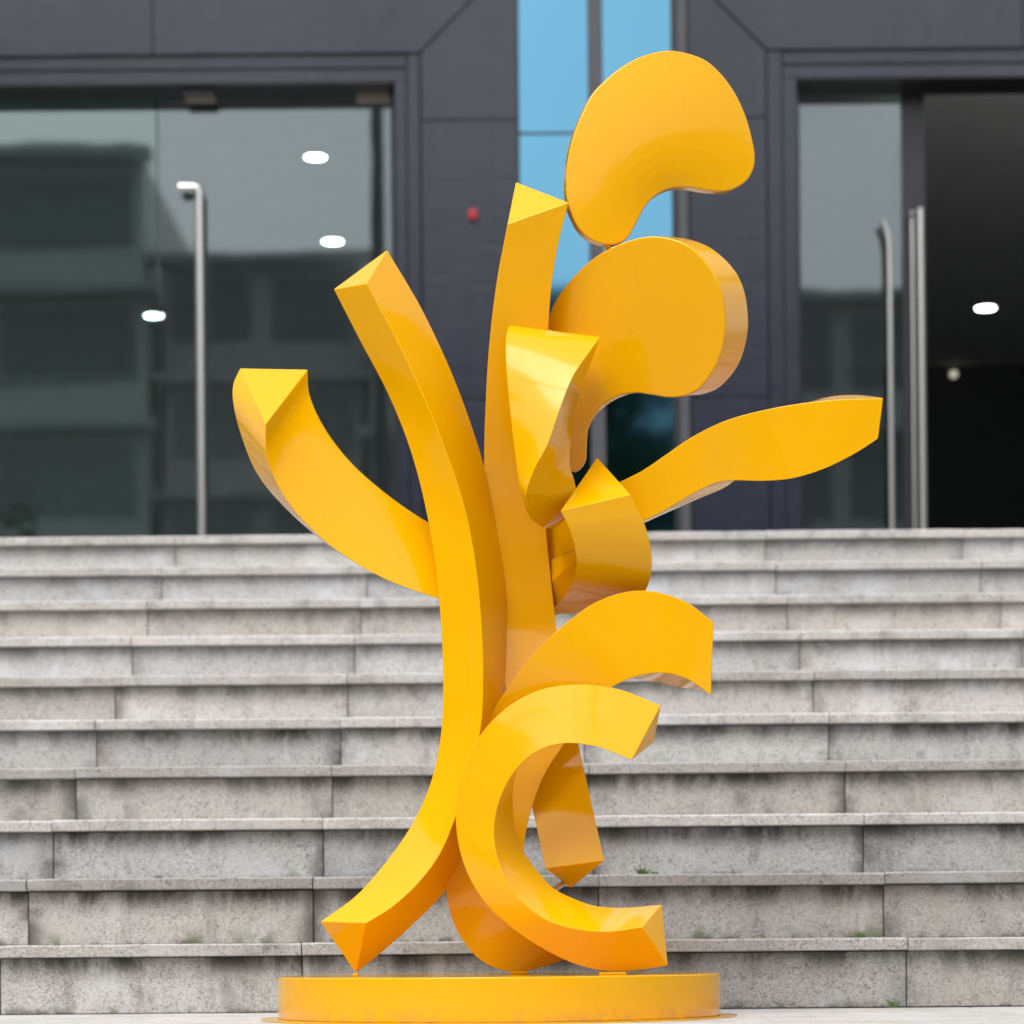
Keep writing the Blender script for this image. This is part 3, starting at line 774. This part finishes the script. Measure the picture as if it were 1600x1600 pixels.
# ------------------------------------------------------------------ weeds and litter
LEAF = simple('weed_leaf', (.09, .16, .035), .6, ns=30, amt=.3); DRY = simple('dry_leaf', (.48, .34, .16), .7, ns=60)
def weed(px, py, step, label, n=9, h=.03, seed=0):
    rnd = random.Random(seed)
    y = STEP_Y+step*T-.003; zf = step*H if step else .0
    p = P(px, py, Z=y)
    bm = bmesh.new()
    for i in range(n):
        a = rnd.uniform(0, 2*math.pi); ln = h*rnd.uniform(.6, 1.1); sp = rnd.uniform(.2, .9); w = .0022+rnd.random()*.002
        base = Vector((rnd.uniform(-.006, .006), rnd.uniform(-.006, 0), 0))
        dirv = Vector((math.cos(a)*sp, -abs(math.sin(a))*sp*.6, 1)).normalized(); side = dirv.cross(Vector((0, 1, 0))).normalized()
        prev = None
        for k in range(5):
            t = k/4; c = base+dirv*ln*t+Vector((math.cos(a)*.4, 0, -.3))*ln*t*t*.5; ww = w*math.sin(math.pi*(.12+.83*t))
            cur = (bm.verts.new(c-side*ww), bm.verts.new(c+Vector((0, -.0008, 0))), bm.verts.new(c+side*ww))
            if prev: bm.faces.new((prev[0], prev[1], cur[1], cur[0])); bm.faces.new((prev[1], prev[2], cur[2], cur[1]))
            prev = cur
    o = link('weed', bm_mesh(bm, 'weed'), LEAF, None, (p.x, y-.004, zf)); props(o, label, 'weed', 'weeds growing in the step joints')
    return o
weed(1395, 1285, 3, 'small green weed on the third step to the right of the sculpture', 12, .022, 1)
weed(1398, 1565, 0, 'thin green weed sprouting at the bottom riser joint on the right', 5, .020, 9)
weed(1003, 1355, 2, 'broad weed clump just right of the cut lower end of the tall bar', 16, .028, 3)
weed(1020, 1357, 2, 'smaller weed tuft beside the broad clump right of the tall bar end', 12, .020, 4)
weed(245, 1368, 2, 'dark green weed tuft on the second step at the left, near a stone joint', 10, .018, 5)
weed(1345, 1462, 1, 'low row of weed at the foot of the second riser on the right', 10, .014, 6)
bm = bmesh.new()
vs = [(-.022, 0, 0), (-.01, -.008, .004), (.008, -.009, .005), (.024, -.001, .001), (.012, .009, .003), (-.008, .008, .004)]
bm.faces.new([bm.verts.new(v) for v in vs]); bmesh.ops.solidify(bm, geom=list(bm.faces), thickness=.0008)
p = P(1180, 1466, Z=5.21)
o = link('dry_leaf', bm_mesh(bm, 'leaf'), DRY, None, (p.x, 5.195, H+.002)); props(o, 'dry tan leaf lying on the first step right of the sculpture', 'leaf')

# ------------------------------------------------------------------ across the plaza: seen in the glass and in the paint
def office(name, x0, x1, y0, y1, h, floors, wallc, label, roundr=0):
    e = empty(name, ((x0+x1)/2, y1, 0), label=label, cat='building')
    wm = simple('facade_'+name, wallc, .7, ns=2); gm = simple('facade_glass', (.34, .36, .37), .35)
    lm_ = simple('ledge_concrete', (.62, .65, .65), .7)
    box('wall', x0, x1, y0, y1, 0, h, wm, e)
    fh = h/floors
    for f in range(floors):
        z = f*fh
        box('ledge', x0-.3, x1+.3, y1, y1+.7, z+fh*.90, z+fh*.97, lm_, e)
        nw = max(2, int((x1-x0)/3.2)); w = (x1-x0)/nw
        for i in range(nw):
            box('window', x0+i*w+.25, x0+(i+1)*w-.25, y1+.002, y1+.06, z+fh*.28, z+fh*.80, gm, e)
    return e
office('office_block', -3.2, 11.5, -46, -34, 15.4, 5, (.74, .74, .73), 'five storey grey office block across the plaza, seen only mirrored in the glass')
office('corner_block', -16, -8.6, -47, -35, 19.2, 6, (.74, .76, .75), 'taller grey corner block across the plaza to the left, mirrored in the left glass panel')
office('low_block', -8.3, -3.5, -48, -36, 16.9, 6, (.74, .73, .74), 'narrow grey block between the two taller ones across the plaza')
def unseen_side_block(x0, x1, y0, y1, h, floors, wallc, label):  # unseen blocks added beside the plaza for darker reflections in the paint
    e = empty('office_block', ((x0+x1)/2, (y0+y1)/2, 0), label=label, cat='building')
    wm = simple('side_facade', wallc, .7, ns=2); gm = simple('facade_glass', (.06, .07, .08), .25)
    box('wall', x0, x1, y0, y1, 0, h, wm, e)
    xf, sg = (x1, 1) if x0 < 0 else (x0, -1)
    fh = h/floors; n = int((y1-y0)/4); w = (y1-y0)/n
    for f in range(floors):
        for i in range(n):
            a, b_ = sorted((xf+sg*.003, xf+sg*.06))
            box('window', a, b_, y0+i*w+.5, y0+(i+1)*w-.5, f*fh+fh*.3, f*fh+fh*.8, gm, e)
unseen_side_block(-40, -26, -40, 6, 15, 5, (.26, .25, .24), 'unseen grey office block added along the left side of the plaza to darken reflections')
unseen_side_block(24, 38, -32, 6, 14, 4, (.28, .27, .25), 'unseen grey office block added along the right side of the plaza to darken reflections')
office('office_block', -50, -17, -60, -44, 14, 4, (.30, .29, .27), 'long pale office block across the plaza at the far left')
office('office_block', 27, 60, -60, -44, 17, 5, (.28, .28, .27), 'long pale office block across the plaza at the far right')
LEAFT = simple('tree_foliage', (.05, .09, .03), .7, ns=1.5, amt=.4); BARK = simple('tree_bark', (.12, .09, .06), .9, ns=15)
def tree(x, y, h, r, seed, label):
    rnd = random.Random(seed)
    e = empty('tree', (x, y, 0), label=label, cat='tree', group='trees across the plaza')
    bm = bmesh.new(); rings = []
    for i in range(7):
        t = i/6; z = h*.62*t; rr = .2*(1-t*.7)
        rings.append([bm.verts.new((x+math.cos(k*math.pi/4)*rr+math.sin(t*3)*.15, y+math.sin(k*math.pi/4)*rr, z)) for k in range(8)])
    for a, b_ in zip(rings, rings[1:]):
        for k in range(8): bm.faces.new((a[k], a[(k+1) % 8], b_[(k+1) % 8], b_[k]))
    for k in range(6):
        a = rnd.uniform(0, 6.28); p0 = Vector((x, y, h*rnd.uniform(.35, .55))); p1 = p0+Vector((math.cos(a)*r*.7, math.sin(a)*r*.7, h*.25))
        s = Vector((-math.sin(a), math.cos(a), 0))*.05; u = Vector((0, 0, .05))
        q = [bm.verts.new(p0+s), bm.verts.new(p0-s), bm.verts.new(p0+u), bm.verts.new(p1)]
        for t3 in ((0, 1, 3), (1, 2, 3), (2, 0, 3)): bm.faces.new([q[i] for i in t3])
    link('trunk', bm_mesh(bm, 'trunk'), BARK, e)
    bm = bmesh.new()
    clumps = [(Vector((rnd.gauss(0, .45)*r, rnd.gauss(0, .45)*r, h*rnd.uniform(.45, .92))), r*rnd.uniform(.25, .5)) for _ in range(26)]
    for c, cr in clumps:
        for _ in range(130):
            d = Vector((rnd.gauss(0, 1), rnd.gauss(0, 1), rnd.gauss(0, .8))).normalized()*cr*rnd.random()**.4
            p = Vector((x, y, 0))+c+d
            a = Vector((rnd.gauss(0, 1), rnd.gauss(0, 1), rnd.gauss(0, 1))).normalized()*.13; b2 = a.orthogonal().normalized()*.08
            bm.faces.new((bm.verts.new(p-a), bm.verts.new(p+b2), bm.verts.new(p+a), bm.verts.new(p-b2)))
    link('crown', bm_mesh(bm, 'crown'), LEAFT, e)
tree(1.6, -16, 10.3, 2.6, 3, 'leafy tree across the plaza nearest the middle, mirrored low in the blue windows')
tree(8.5, -20, 9.0, 2.8, 5, 'leafy tree across the plaza to the right')
tree(-11, -18, 8.0, 2.6, 8, 'leafy tree across the plaza to the left')

def flagpole(px, y, label):
    D = 2*12.5-y; q = P(px, 300, Z=D)
    e = empty('flagpole', (q.x, y, 0), label=label, cat='flagpole')
    tube('pole', [(q.x, y, .12), (q.x, y, 8), (q.x, y, 15)], .085, simple('grey_pole_paint', (.12, .13, .13), .5), e)
    box('foot', q.x-.25, q.x+.25, y-.25, y+.25, -.02, .12, NOSE, e, .01)
    bm = bmesh.new(); bmesh.ops.create_uvsphere(bm, u_segments=16, v_segments=10, radius=.14)
    link('finial', bm_mesh(bm, 'finial', True), STEEL, e, (q.x, y, 15.1))
flagpole(588, -6, 'grey flagpole behind the viewer, mirrored in the left entrance')
flagpole(1112, -6, 'grey flagpole behind the viewer, mirrored in the dark cladding on the right')
